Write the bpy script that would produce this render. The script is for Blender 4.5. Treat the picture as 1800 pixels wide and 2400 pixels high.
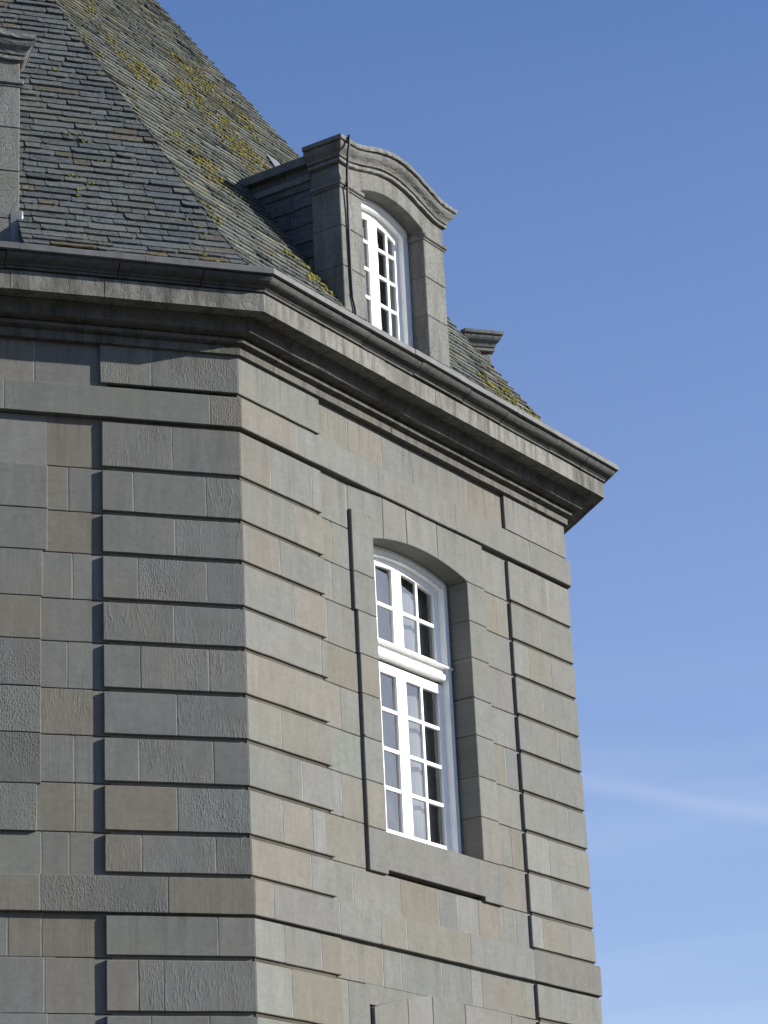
import bpy, math, random
from mathutils import Vector, Matrix, noise
random.seed(11)
R = random.Random(5)
scene = bpy.context.scene
for o in list(bpy.data.objects):
    bpy.data.objects.remove(o)
COL = scene.collection

# ------------------------------------------------------------------ camera
F_PX, PITCH, ROLL = 5977.1, math.radians(20.3678), math.radians(-2.80486)
fwd = Vector((0, math.cos(PITCH), math.sin(PITCH)))
r0 = Vector((1, 0, 0)); u0 = r0.cross(fwd)
right = r0 * math.cos(ROLL) + u0 * math.sin(ROLL)
up = -r0 * math.sin(ROLL) + u0 * math.cos(ROLL)
cam = bpy.data.objects.new('camera', bpy.data.cameras.new('camera'))
COL.objects.link(cam)
m = Matrix((right, up, -fwd)).transposed().to_4x4()
m.translation = Vector((1.12878, -19.0, 1.6))
cam.matrix_world = m
cam.data.sensor_fit = 'VERTICAL'
cam.data.sensor_height = 36.0
cam.data.lens = F_PX / 2400 * 36.0
cam.data.clip_start = 0.2
cam.data.clip_end = 4000
scene.camera = cam

# ------------------------------------------------------------------ light
SUN_EL, SUN_AZ = math.radians(21.0), math.radians(87.2)      # azimuth from -y towards +x
sdir = Vector((math.sin(SUN_AZ) * math.cos(SUN_EL), -math.cos(SUN_AZ) * math.cos(SUN_EL), math.sin(SUN_EL)))
sl = bpy.data.lights.new('sun', 'SUN')
sl.energy = 5.0
sl.angle = math.radians(0.5)
sl.color = (1.0, 0.965, 0.905)
sun = bpy.data.objects.new('sun', sl)
COL.objects.link(sun)
sun.rotation_euler = (-sdir).to_track_quat('-Z', 'Y').to_euler()
sun.location = (20, -5, 25)

world = bpy.data.worlds.new('World')
scene.world = world
world.use_nodes = True
nt = world.node_tree
bg = nt.nodes['Background']
sky = nt.nodes.new('ShaderNodeTexSky')
sky.sky_type = 'NISHITA'
sky.sun_disc = False
sky.sun_elevation = SUN_EL
sky.sun_rotation = math.atan2(sdir.x, sdir.y)
sky.air_density = 1.0
sky.dust_density = 0.0
sky.ozone_density = 5.0
# thin cirrus low in the sky, laid out by world direction
tc = nt.nodes.new('ShaderNodeTexCoord')
mp = nt.nodes.new('ShaderNodeMapping')
mp.inputs['Scale'].default_value = (2.6, 2.6, 26.0)
mp.inputs['Rotation'].default_value = (0.0, math.radians(3.5), 0.3)
nz = nt.nodes.new('ShaderNodeTexNoise')
nz.inputs['Scale'].default_value = 1.5
nz.inputs['Detail'].default_value = 3.0
nz.inputs['Roughness'].default_value = 0.5
nz.inputs['Distortion'].default_value = 0.6
rp = nt.nodes.new('ShaderNodeValToRGB')
rp.color_ramp.elements[0].position = 0.42
rp.color_ramp.elements[1].position = 0.80
rp.color_ramp.elements[0].color = (0, 0, 0, 1)
rp.color_ramp.elements[1].color = (1, 1, 1, 1)
sx = nt.nodes.new('ShaderNodeSeparateXYZ')
mr = nt.nodes.new('ShaderNodeMapRange')
mr.inputs['From Min'].default_value = 0.30
mr.inputs['From Max'].default_value = 0.14
mr.inputs['To Min'].default_value = 0.0
mr.inputs['To Max'].default_value = 0.26
mu = nt.nodes.new('ShaderNodeMath'); mu.operation = 'MULTIPLY'
mx = nt.nodes.new('ShaderNodeMix'); mx.data_type = 'RGBA'
mx.inputs[7].default_value = (4.2, 4.9, 5.9, 1)
L = nt.links.new
L(tc.outputs['Generated'], mp.inputs['Vector']); L(mp.outputs[0], nz.inputs['Vector'])
L(nz.outputs[0], rp.inputs[0]); L(tc.outputs['Generated'], sx.inputs[0]); L(sx.outputs[2], mr.inputs[0])
L(rp.outputs[0], mu.inputs[0]); L(mr.outputs[0], mu.inputs[1]); L(mu.outputs[0], mx.inputs[0])
veil = nt.nodes.new('ShaderNodeMix'); veil.data_type = 'RGBA'          # pale summer haze, denser towards the horizon
vr = nt.nodes.new('ShaderNodeMapRange')
vr.inputs['From Min'].default_value = 0.52; vr.inputs['From Max'].default_value = 0.10
vr.inputs['To Min'].default_value = 0.02; vr.inputs['To Max'].default_value = 0.42
veil.inputs[7].default_value = (2.8, 3.0, 4.2, 1)
hue = nt.nodes.new('ShaderNodeMix'); hue.data_type = 'RGBA'; hue.blend_type = 'MULTIPLY'
hue.inputs[0].default_value = 1.0; hue.inputs[7].default_value = (1.09, 1.02, 1.10, 1)
L(sky.outputs[0], hue.inputs[6])
L(sx.outputs[2], vr.inputs[0]); L(vr.outputs[0], veil.inputs[0]); L(hue.outputs[2], veil.inputs[6])
# bright thin cloud on the sun's side of the sky (it shows in the window panes)
dt = nt.nodes.new('ShaderNodeVectorMath'); dt.operation = 'DOT_PRODUCT'; dt.inputs[1].default_value = (.87, .42, .25)
gr = nt.nodes.new('ShaderNodeMapRange'); gr.interpolation_type = 'SMOOTHSTEP'
gr.inputs['From Min'].default_value = .80; gr.inputs['From Max'].default_value = .985; gr.inputs['To Max'].default_value = .85
n2 = nt.nodes.new('ShaderNodeTexNoise'); n2.inputs['Scale'].default_value = 5.0; n2.inputs['Detail'].default_value = 4.0
r2 = nt.nodes.new('ShaderNodeMapRange'); r2.inputs['From Min'].default_value = .3; r2.inputs['From Max'].default_value = .6; r2.inputs['To Min'].default_value = .35
g2 = nt.nodes.new('ShaderNodeMath'); g2.operation = 'MULTIPLY'
cl = nt.nodes.new('ShaderNodeMix'); cl.data_type = 'RGBA'; cl.inputs[7].default_value = (14.5, 14.7, 15.6, 1)
L(tc.outputs['Generated'], dt.inputs[0]); L(dt.outputs['Value'], gr.inputs[0]); L(tc.outputs['Generated'], n2.inputs['Vector']); L(n2.outputs[0], r2.inputs[0])
L(gr.outputs[0], g2.inputs[0]); L(r2.outputs[0], g2.inputs[1]); L(g2.outputs[0], cl.inputs[0]); L(veil.outputs[2], cl.inputs[6])
# one long thin streak of cirrus: sharp below, feathered above
d3 = nt.nodes.new('ShaderNodeVectorMath'); d3.operation = 'DOT_PRODUCT'; d3.inputs[1].default_value = (0.21571, -0.25197, 0.94339)
n3 = nt.nodes.new('ShaderNodeTexNoise'); n3.inputs['Scale'].default_value = 14.0; n3.inputs['Detail'].default_value = 4.0
o3 = nt.nodes.new('ShaderNodeMath'); o3.operation = 'MULTIPLY_ADD'; o3.inputs[1].default_value = .012; o3.inputs[2].default_value = -.006
a3 = nt.nodes.new('ShaderNodeMath'); a3.operation = 'ADD'
e3 = nt.nodes.new('ShaderNodeValToRGB'); e3.color_ramp.interpolation = 'EASE'
m3 = nt.nodes.new('ShaderNodeMapRange'); m3.inputs['From Min'].default_value = -.006; m3.inputs['From Max'].default_value = .024
el = e3.color_ramp.elements; el[0].position = 0.0; el[0].color = (0, 0, 0, 1); el[1].position = 1.0; el[1].color = (0, 0, 0, 1)
q_ = el.new(.24); q_.color = (.13, .13, .13, 1); q_ = el.new(.40); q_.color = (.05, .05, .05, 1)
st3 = nt.nodes.new('ShaderNodeMix'); st3.data_type = 'RGBA'; st3.inputs[7].default_value = (5.2, 5.4, 6.4, 1)
L(tc.outputs['Generated'], d3.inputs[0]); L(tc.outputs['Generated'], n3.inputs['Vector']); L(n3.outputs[0], o3.inputs[0])
L(d3.outputs['Value'], a3.inputs[0]); L(o3.outputs[0], a3.inputs[1]); L(a3.outputs[0], m3.inputs[0]); L(m3.outputs[0], e3.inputs[0])
L(e3.outputs[0], st3.inputs[0]); L(cl.outputs[2], st3.inputs[6]); L(st3.outputs[2], mx.inputs[6]); L(mx.outputs[2], bg.inputs[0])
bg.inputs[1].default_value = 0.10
scene.view_settings.view_transform = 'Standard'
scene.view_settings.look = 'None'
scene.view_settings.exposure = 0.74
scene.view_settings.gamma = 1.0
scene.render.engine = 'CYCLES'
scene.cycles.max_bounces = 6
scene.cycles.transparent_max_bounces = 12

# ------------------------------------------------------------------ materials
class NT:
    """small wrapper to write node trees briefly"""
    def __init__(s, name):
        s.m = bpy.data.materials.new(name); s.m.use_nodes = True
        s.t = s.m.node_tree; s.b = s.t.nodes['Principled BSDF']
    def n(s, typ, **kw):
        nd = s.t.nodes.new('ShaderNode' + typ)
        for k, v in kw.items():
            if k.startswith('i_'): nd.inputs[k[2:].replace('_', ' ')].default_value = v
            else: setattr(nd, k, v)
        return nd
    def l(s, a, b): s.t.links.new(a, b)
    def attr(s, name):
        return s.n('Attribute', attribute_name=name)
    def noise(s, vec, scale, detail=4, rough=.6, dist=0.0):
        nd = s.n('TexNoise'); nd.inputs['Scale'].default_value = scale; nd.inputs['Detail'].default_value = detail
        nd.inputs['Roughness'].default_value = rough; nd.inputs['Distortion'].default_value = dist
        s.l(vec, nd.inputs['Vector']); return nd.outputs[0]
    def scaled(s, vec, sc, rot=(0, 0, 0)):
        nd = s.n('Mapping'); nd.inputs['Scale'].default_value = sc; nd.inputs['Rotation'].default_value = rot
        s.l(vec, nd.inputs['Vector']); return nd.outputs[0]
    def ramp(s, fac, stops):
        nd = s.n('ValToRGB'); e = nd.color_ramp.elements
        while len(e) < len(stops): e.new(0.5)
        for el, (p, c) in zip(e, stops):
            el.position = p; el.color = (c, c, c, 1) if not isinstance(c, tuple) else (*c, 1)
        s.l(fac, nd.inputs[0]); return nd.outputs[0]
    def math(s, op, a, b=None, c=None):
        nd = s.n('Math', operation=op)
        for i, v in enumerate((a, b, c)):
            if v is None: continue
            if isinstance(v, (int, float)): nd.inputs[i].default_value = v
            else: s.l(v, nd.inputs[i])
        return nd.outputs[0]
    def mix(s, fac, a, b, blend='MIX'):
        nd = s.n('Mix', data_type='RGBA', blend_type=blend)
        for i, v in ((0, fac), (6, a), (7, b)):
            if isinstance(v, (int, float)): nd.inputs[i].default_value = v
            elif isinstance(v, tuple): nd.inputs[i].default_value = (*v, 1)
            else: s.l(v, nd.inputs[i])
        return nd.outputs[2]
    def bump(s, h, strength, dist=.01, normal=None):
        nd = s.n('Bump'); nd.inputs['Distance'].default_value = dist
        if isinstance(strength, (int, float)): nd.inputs['Strength'].default_value = strength
        else: s.l(strength, nd.inputs['Strength'])
        s.l(h, nd.inputs['Height'])
        if normal is not None: s.l(normal, nd.inputs['Normal'])
        return nd.outputs[0]

def mat_stone():
    k = NT('sandstone')
    tone = k.attr('tone').outputs['Color']
    tex = k.n('SeparateColor'); k.l(k.attr('tex').outputs['Color'], tex.inputs[0])
    tool, pit, wave = tex.outputs[0], tex.outputs[1], tex.outputs[2]
    uv = k.n('UVMap').outputs[0]
    big = k.noise(uv, 1.1, 4, .55)
    mid = k.noise(k.scaled(uv, (3.5, 1.2, 1)), 2.4, 4, .6)
    streak = k.noise(k.scaled(uv, (16, 1.6, 1)), 1.2, 4, .6)
    fine = k.noise(uv, 130, 3, .7)
    c = k.mix(1.0, tone, k.ramp(mid, [(.3, .90), (.7, 1.08)]), 'MULTIPLY')
    c = k.mix(1.0, c, k.ramp(k.noise(uv, 21, 5, .75), [(.32, .90), (.68, 1.09)]), 'MULTIPLY')
    c = k.mix(1.0, c, k.ramp(streak, [(.3, .95), (.7, 1.05)]), 'MULTIPLY')
    c = k.mix(k.ramp(big, [(.48, 0.0), (.68, .38)]), c, (.150, .137, .108))
    c = k.mix(1.0, c, k.ramp(fine, [(.25, .86), (.75, 1.12)]), 'MULTIPLY')
    # bedding veins, and rain stains that run down from the cornice and the string courses
    vein = k.noise(k.scaled(uv, (2.2, 9, 1), (0, 0, .5)), 1.3, 5, .65, 1.2)
    c = k.mix(1.0, c, k.ramp(vein, [(.34, .95), (.50, 1.02), (.72, 1.0)]), 'MULTIPLY')
    zz = k.n('SeparateXYZ'); k.l(uv, zz.inputs[0])
    run = k.noise(k.scaled(uv, (7, .35, 1)), 1.4, 5, .7)
    def fall(top, length):
        mrn = k.n('MapRange'); mrn.inputs['From Min'].default_value = top - length; mrn.inputs['From Max'].default_value = top
        k.l(zz.outputs[1], mrn.inputs['Value'])
        cut = k.math('LESS_THAN', zz.outputs[1], top + .001)
        return k.math('MULTIPLY', mrn.outputs[0], cut)
    st = k.math('MAXIMUM', k.math('MAXIMUM', fall(10.09, .42), k.math('MULTIPLY', fall(9.44, .5), .6)), k.math('MULTIPLY', fall(5.48, .5), .5))
    st = k.math('MULTIPLY', st, k.ramp(run, [(.50, 0.0), (.70, .8)]))
    c = k.mix(st, c, (.055, .053, .047))
    # small dark pits and specks of the stone
    v = k.n('TexVoronoi'); v.inputs['Scale'].default_value = 2.2; k.l(uv, v.inputs['Vector'])
    spot = k.ramp(v.outputs['Distance'], [(.0, 1.0), (.028, 0.0)])
    c = k.mix(spot, c, (.06, .055, .05))
    k.l(c, k.b.inputs['Base Color'])
    k.b.inputs['Roughness'].default_value = .92
    k.b.inputs['Specular IOR Level'].default_value = .2
    # tooling: vertical chisel lines, bush-hammered pits in rows, wavy weathered bedding
    lines = k.noise(k.scaled(uv, (62, 3.0, 1)), 1.0, 2, .5)
    vv = k.n('TexVoronoi'); vv.inputs['Scale'].default_value = 1.0; vv.inputs['Randomness'].default_value = .7
    wob = k.n('VectorMath', operation='ADD'); k.l(k.scaled(uv, (52, 34, 1)), wob.inputs[0])
    nzc = k.n('TexNoise'); nzc.inputs['Scale'].default_value = 5; k.l(uv, nzc.inputs['Vector'])
    k.l(nzc.outputs['Color'], wob.inputs[1]); k.l(wob.outputs[0], vv.inputs['Vector'])
    pits = k.ramp(vv.outputs['Distance'], [(.08, 0.0), (.50, 1.0)])
    w1 = k.n('TexNoise'); w1.inputs['Scale'].default_value = 1.0; w1.inputs['Detail'].default_value = 3; w1.inputs['Distortion'].default_value = 1.4
    k.l(k.scaled(uv, (40, 9, 1), (0, 0, .42)), w1.inputs['Vector'])
    wav = k.ramp(w1.outputs[0], [(.32, 0.0), (.47, .75), (.75, 1.0)])
    region = k.ramp(k.noise(uv, 1.9, 2, .5), [(.38, .15), (.62, 1.0)])
    rough = k.noise(uv, 45, 5, .75)
    h = k.math('ADD', k.math('MULTIPLY', k.math('MULTIPLY', pits, pit), region), k.math('MULTIPLY', k.math('MULTIPLY', wav, wave), region))
    h = k.math('ADD', h, k.math('MULTIPLY', k.math('MULTIPLY', lines, tool), .5))
    h = k.math('ADD', h, k.math('MULTIPLY', rough, .11))
    k.l(k.bump(h, .9, .0062), k.b.inputs['Normal'])
    return k.m

def mat_mortar():
    k = NT('lime_mortar')
    p = k.n('NewGeometry').outputs['Position']
    n1 = k.noise(p, 1.6, 3, .6)
    k.l(k.mix(k.ramp(n1, [(.42, 0.0), (.62, 1.0)]), (.235, .222, .19), (.12, .113, .10)), k.b.inputs['Base Color'])
    k.b.inputs['Roughness'].default_value = .95
    k.l(k.bump(k.noise(p, 90, 3), .5, .004), k.b.inputs['Normal'])
    return k.m

def mat_weathered(name, base, dark, green, amount, dens=1.0):
    """old moulded stone with rain streaks, lichen and soot"""
    k = NT(name)
    p = k.n('NewGeometry').outputs['Position']
    tone = k.attr('tone').outputs['Color']
    st = k.noise(k.scaled(p, (9, 9, 1.6)), 1.3, 5, .65)
    bl = k.noise(p, 2.6, 6, .65)
    fi = k.noise(p, 38, 5, .72)
    c = k.mix(1.0, base, tone, 'MULTIPLY')
    c = k.mix(k.ramp(st, [(.45, 0.0), (.72, amount)]), c, dark)
    c = k.mix(k.ramp(bl, [(.50, 0.0), (.70, amount)]), c, green)
    c = k.mix(k.ramp(fi, [(.56, 0.0), (.70, .55)]), c, dark)
    c = k.mix(1.0, c, k.ramp(fi, [(.3, .86), (.7, 1.12)]), 'MULTIPLY')
    k.l(c, k.b.inputs['Base Color'])
    k.b.inputs['Roughness'].default_value = .93
    k.b.inputs['Specular IOR Level'].default_value = .2
    cr = k.n('TexVoronoi', feature='DISTANCE_TO_EDGE'); cr.inputs['Scale'].default_value = 7 * dens
    wv = k.n('VectorMath', operation='ADD'); k.l(p, wv.inputs[0])
    n3 = k.n('TexNoise'); n3.inputs['Scale'].default_value = 4; k.l(p, n3.inputs['Vector'])
    sc = k.n('VectorMath', operation='SCALE'); sc.inputs['Scale'].default_value = .35; k.l(n3.outputs['Color'], sc.inputs[0]); k.l(sc.outputs[0], wv.inputs[1])
    k.l(wv.outputs[0], cr.inputs['Vector'])
    crack = k.ramp(cr.outputs['Distance'], [(.0, 0.0), (.035, 1.0)])
    h = k.math('ADD', k.math('MULTIPLY', crack, .35 * dens), k.math('ADD', k.math('MULTIPLY', fi, .7), k.math('MULTIPLY', k.noise(p, 12, 4, .6), .9)))
    k.l(k.bump(h, .8, .008), k.b.inputs['Normal'])
    return k.m

def mat_slate():
    k = NT('old_slate')
    tone = k.attr('tone').outputs['Color']
    uv = k.n('UVMap').outputs[0]
    p = k.n('NewGeometry').outputs['Position']
    n1 = k.noise(p, 5.5, 6, .7)
    n2 = k.noise(p, 26, 6, .72)
    n3 = k.noise(p, 2.1, 5, .62)
    n4 = k.noise(p, 60, 4, .7)
    c = k.mix(1.0, tone, k.ramp(n2, [(.3, .72), (.7, 1.28)]), 'MULTIPLY')
    c = k.mix(k.ramp(n1, [(.50, 0.0), (.66, .55)]), c, (.128, .136, .120))          # pale grey lichen
    tex = k.n('SeparateColor'); k.l(k.attr('tex').outputs['Color'], tex.inputs[0])
    mo = k.math('MULTIPLY', k.ramp(n3, [(.50, 0.0), (.66, 1.0)]), tex.outputs[0])
    c = k.mix(k.math('MULTIPLY', mo, .75), c, (.098, .090, .042))                    # olive algae
    ye = k.math('MULTIPLY', k.ramp(k.noise(p, 3.1, 7, .7, .4), [(.60, 0.0), (.66, 1.0)]), tex.outputs[0])
    c = k.mix(k.math('MULTIPLY', ye, .8), c, (.135, .105, .028))                      # yellow lichen
    c = k.mix(k.ramp(n4, [(.58, 0.0), (.66, .75)]), c, (.018, .019, .019))             # black specks
    k.b.inputs['Roughness'].default_value = .80
    k.b.inputs['Specular IOR Level'].default_value = .25
    cr = k.n('TexVoronoi', feature='DISTANCE_TO_EDGE'); cr.inputs['Scale'].default_value = 1.0
    wv = k.n('VectorMath', operation='ADD'); k.l(k.scaled(uv, (6.0, 9.0, 1)), wv.inputs[0])
    nn = k.n('TexNoise'); nn.inputs['Scale'].default_value = 6; k.l(uv, nn.inputs['Vector']); k.l(nn.outputs['Color'], wv.inputs[1])
    k.l(wv.outputs[0], cr.inputs['Vector'])
    crack = k.ramp(cr.outputs['Distance'], [(.0, 0.0), (.028, 1.0)])
    c = k.mix(k.math('MULTIPLY', k.math('SUBTRACT', 1.0, crack), k.math('MULTIPLY', tex.outputs[1], .8)), c, (.012, .012, .012))
    k.l(c, k.b.inputs['Base Color'])
    h = k.math('ADD', k.math('MULTIPLY', crack, k.math('MULTIPLY', tex.outputs[1], .55)), k.math('ADD', k.math('MULTIPLY', n2, 1.0), k.math('MULTIPLY', k.noise(k.scaled(uv, (8, 22, 1)), 3, 5, .7), .9)))
    k.l(k.bump(h, .9, .010), k.b.inputs['Normal'])
    return k.m

def mat_plain(name, col, rough, metal=0.0, bumpscale=30, bs=.15, var=.12, spec=.5, stain=None):
    k = NT(name)
    p = k.n('NewGeometry').outputs['Position']
    a = k.noise(p, bumpscale, 5, .65)
    b = k.noise(k.scaled(p, (5, 5, 1.5)), 1.5, 4, .6)
    c = k.mix(1.0, col, k.ramp(b, [(.3, 1 - var), (.7, 1 + var)]), 'MULTIPLY')
    c = k.mix(1.0, c, k.ramp(a, [(.3, 1 - var * .6), (.7, 1 + var * .6)]), 'MULTIPLY')
    if stain: c = k.mix(k.ramp(k.noise(p, 7, 6, .7), [(.52, 0.0), (.68, .6)]), c, stain)
    k.l(c, k.b.inputs['Base Color'])
    k.l(k.ramp(a, [(.2, max(0.02, rough - .08)), (.8, min(1, rough + .08))]), k.b.inputs['Roughness'])
    k.b.inputs['Metallic'].default_value = metal
    k.b.inputs['Specular IOR Level'].default_value = spec
    k.l(k.bump(a, bs, .004), k.b.inputs['Normal'])
    return k.m

def mat_glass():
    k = NT('window_glass')
    p = k.n('NewGeometry').outputs['Position']
    k.t.nodes.remove(k.b)
    out = [n for n in k.t.nodes if n.type == 'OUTPUT_MATERIAL'][0]
    tr = k.n('BsdfTransparent'); tr.inputs[0].default_value = (.90, .93, .93, 1)
    gl = k.n('BsdfGlossy'); gl.inputs['Roughness'].default_value = .02
    fr = k.n('Fresnel'); fr.inputs['IOR'].default_value = 1.52
    nb = k.bump(k.noise(p, 2.3, 2, .5), .35, .012)
    k.l(nb, gl.inputs['Normal'])
    mxs = k.n('MixShader'); k.l(k.math('MINIMUM', k.math('MULTIPLY', fr.outputs[0], 2.9), .95), mxs.inputs[0]); k.l(tr.outputs[0], mxs.inputs[1]); k.l(gl.outputs[0], mxs.inputs[2])
    k.l(mxs.outputs[0], out.inputs[0])
    return k.m

def mat_curtain():
    k = NT('net_curtain')
    p = k.n('NewGeometry').outputs['Position']
    k.b.inputs['Roughness'].default_value = .9
    k.b.inputs['Specular IOR Level'].default_value = .1
    k.l(k.mix(k.noise(k.scaled(p, (9, 9, .4)), 2, 3), (.215, .212, .212), (.26, .256, .256)), k.b.inputs['Base Color'])
    return k.m

M = dict(
    stone=mat_stone(), mortar=mat_mortar(),
    cornice=mat_weathered('weathered_cornice_stone', (.172, .170, .154), (.030, .029, .027), (.085, .082, .066), .82),
    dormer=mat_weathered('lichened_dormer_stone', (.163, .162, .150), (.036, .036, .034), (.105, .108, .080), .5, 1.7),
    bed=mat_weathered('sooty_shaded_moulding_stone', (.115, .112, .100), (.022, .021, .020), (.07, .067, .055), .7),  # soot, plus the shade under the cornice put into a darker base colour
    gutter=mat_weathered('old_gutter_metal', (.088, .087, .083), (.025, .024, .023), (.06, .059, .053), .6, .3),
    slate=mat_slate(),
    lead=mat_plain('grey_lead', (.105, .106, .107), .7, 0.0, 14, .25, .22, .35, (.07, .07, .068)),
    zinc=mat_plain('bright_zinc', (.15, .155, .16), .5, .25, 8, .12, .15),
    paint=mat_plain('white_paint', (.83, .83, .81), .42, 0, 25, .08, .03),
    glass=mat_glass(), curtain=mat_curtain(),
    dark=mat_plain('dim_room', (.055, .052, .05), .95, 0, 5, .1, .2),
    cable=mat_plain('black_cable', (.012, .012, .013), .6, 0, 40, .1, .1),
    moss=mat_plain('green_moss', (.125, .110, .024), .97, 0, 60, .9, .5, .1, (.14, .10, .018)),
    ground=mat_plain('gravel_ground', (.055, .052, .046), .95, 0, 25, .6, .2),
)

# ------------------------------------------------------------------ mesh helper
class MB:
    def __init__(s): s.v = []; s.f = []; s.tone = []; s.tex = []; s.uv = []; s.mi = []; s.smooth = []
    def face(s, pts, uvs=None, tone=(1, 1, 1), tex=(0, 0, 0), mi=0, smooth=False):
        i0 = len(s.v); s.v += [tuple(p) for p in pts]
        s.f.append(list(range(i0, i0 + len(pts))))
        s.tone.append(tone); s.tex.append(tex); s.mi.append(mi); s.smooth.append(smooth)
        s.uv.append(uvs if uvs else [(p[0] + p[1], p[2]) for p in pts])
    def loft(s, rings, tone=(1, 1, 1), tex=(0, 0, 0), mi=0, closed=True, caps=True, smooth=False, uvf=None):
        """rings: lists of points with the same count; shares vertices"""
        n = len(rings[0]); base = len(s.v)
        for r in rings: s.v += [tuple(p) for p in r]
        def add(ix, sm):
            s.f.append(ix); s.tone.append(tone); s.tex.append(tex); s.mi.append(mi); s.smooth.append(sm)
            s.uv.append([uvf(s.v[i]) if uvf else (s.v[i][0] + s.v[i][1], s.v[i][2]) for i in ix])
        for a in range(len(rings) - 1):
            for j in range(n if closed else n - 1):
                k = (j + 1) % n
                add([base + a * n + j, base + a * n + k, base + (a + 1) * n + k, base + (a + 1) * n + j], smooth)
        if caps:
            add([base + j for j in range(n)][::-1], False)
            add([base + (len(rings) - 1) * n + j for j in range(n)], False)
    def build(s, name, mats, parent=None, bevel=0.0):
        me = bpy.data.meshes.new(name)
        vs = [Vector(v) for v in s.v]
        lo = Vector((min(v.x for v in vs), min(v.y for v in vs), min(v.z for v in vs)))
        hi = Vector((max(v.x for v in vs), max(v.y for v in vs), max(v.z for v in vs)))
        org = Vector(((lo.x + hi.x) / 2, (lo.y + hi.y) / 2, lo.z))
        me.from_pydata([v - org for v in vs], [], s.f)
        if not isinstance(mats, (list, tuple)): mats = [mats]
        for mm in mats: me.materials.append(mm)
        me.uv_layers.new(name='UVMap')
        me.color_attributes.new('tone', 'FLOAT_COLOR', 'CORNER')
        me.color_attributes.new('tex', 'FLOAT_COLOR', 'CORNER')
        fu, ft, fx = [], [], []
        for i, f in enumerate(s.f):
            for q in range(len(f)):
                fu += s.uv[i][q]; ft += (*s.tone[i], 1); fx += (*s.tex[i], 1)
        me.uv_layers['UVMap'].data.foreach_set('uv', fu)
        me.color_attributes['tone'].data.foreach_set('color', ft)
        me.color_attributes['tex'].data.foreach_set('color', fx)
        me.polygons.foreach_set('material_index', s.mi)
        me.polygons.foreach_set('use_smooth', s.smooth)
        me.update()
        o = bpy.data.objects.new(name, me)
        COL.objects.link(o)
        o.location = org
        if parent is not None:
            o.parent = parent
            o.location = org - ABS[parent.name]
        ABS[o.name] = org
        return o
ABS = {}
def tag(o, label=None, cat=None, group=None, kind=None):
    if label: o['label'] = label
    if cat: o['category'] = cat
    if group: o['group'] = group
    if kind: o['kind'] = kind
    return o
def empty(name, loc):
    o = bpy.data.objects.new(name, None); COL.objects.link(o); o.location = loc; ABS[name] = Vector(loc)
    o.empty_display_size = .5
    return o

# ------------------------------------------------------------------ the three faces of the pavilion
class Face:
    def __init__(s, O, u, n, uoff): s.O = Vector(O); s.u = Vector(u); s.n = Vector(n); s.uoff = uoff
    def P(s, a, o, z): return s.O + s.u * a + s.n * o + Vector((0, 0, z))
    def uv(s, p):
        d = Vector(p) - s.O
        return (d.dot(s.u) + s.uoff, d.z)
nL = Vector((0.32076945, -0.9471573, 0)); uL = Vector((-0.9471573, -0.32076945, 0))
nR = Vector((0.83846246, -0.54495936, 0)); uR = Vector((0.54495936, 0.83846246, 0))
nN = Vector((0.9471573, 0.32076945, 0)); uN = Vector((-0.32076945, 0.9471573, 0))
W = 5.275
CR = uR * W
FR = Face((0, 0, 0), uR, nR, 0.0)
FL = Face((0, 0, 0), uL, nL, 20.0)
FN = Face(CR, uN, nN, 40.0)
TH1 = math.radians(38.27); TH2 = math.radians(51.73)
T1 = math.tan(TH1 / 2); T2 = math.tan(TH2 / 2)

TONES = dict(g=(.138, .139, .1265), G=(.156, .157, .144), b=(.127, .130, .123), w=(.147, .139, .119), W=(.143, .132, .107), k=(.115, .114, .104))
TEX = dict(s=(.12, 0, .05), t=(.55, 0, .05), w=(.1, 0, .55), p=(.15, .52, .1), q=(.1, .40, .45), v=(0, .12, .65), n=(.0, 0, .03))
for f_, h_, d_ in ((FL, .68, -4.55), (FR, .754, -4.42), (FN, .754, -4.42)): f_.oh = h_; f_.low = d_
def pick_tone(c=None):
    if c is None: c = R.choice('ggggGbbwwwWg')
    t = TONES[c]; f = R.uniform(.93, 1.07)
    return tuple(x * f * R.uniform(.985, 1.015) for x in t)

def inset(poly, d):
    n = len(poly); out = []
    area = sum(poly[i][0] * poly[(i + 1) % n][1] - poly[(i + 1) % n][0] * poly[i][1] for i in range(n))
    sg = 1 if area > 0 else -1
    for i in range(n):
        p0, p1, p2 = Vector(poly[i - 1]), Vector(poly[i]), Vector(poly[(i + 1) % n])
        e1 = (p1 - p0).normalized(); e2 = (p2 - p1).normalized()
        n1 = Vector((-e1.y, e1.x)) * sg; n2 = Vector((-e2.y, e2.x)) * sg
        b = n1 + n2
        if b.length < 1e-6: b = n1
        b = b / max(.25, b.dot(b)) * 2
        out.append(tuple(p1 + b * d))
    return out

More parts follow.
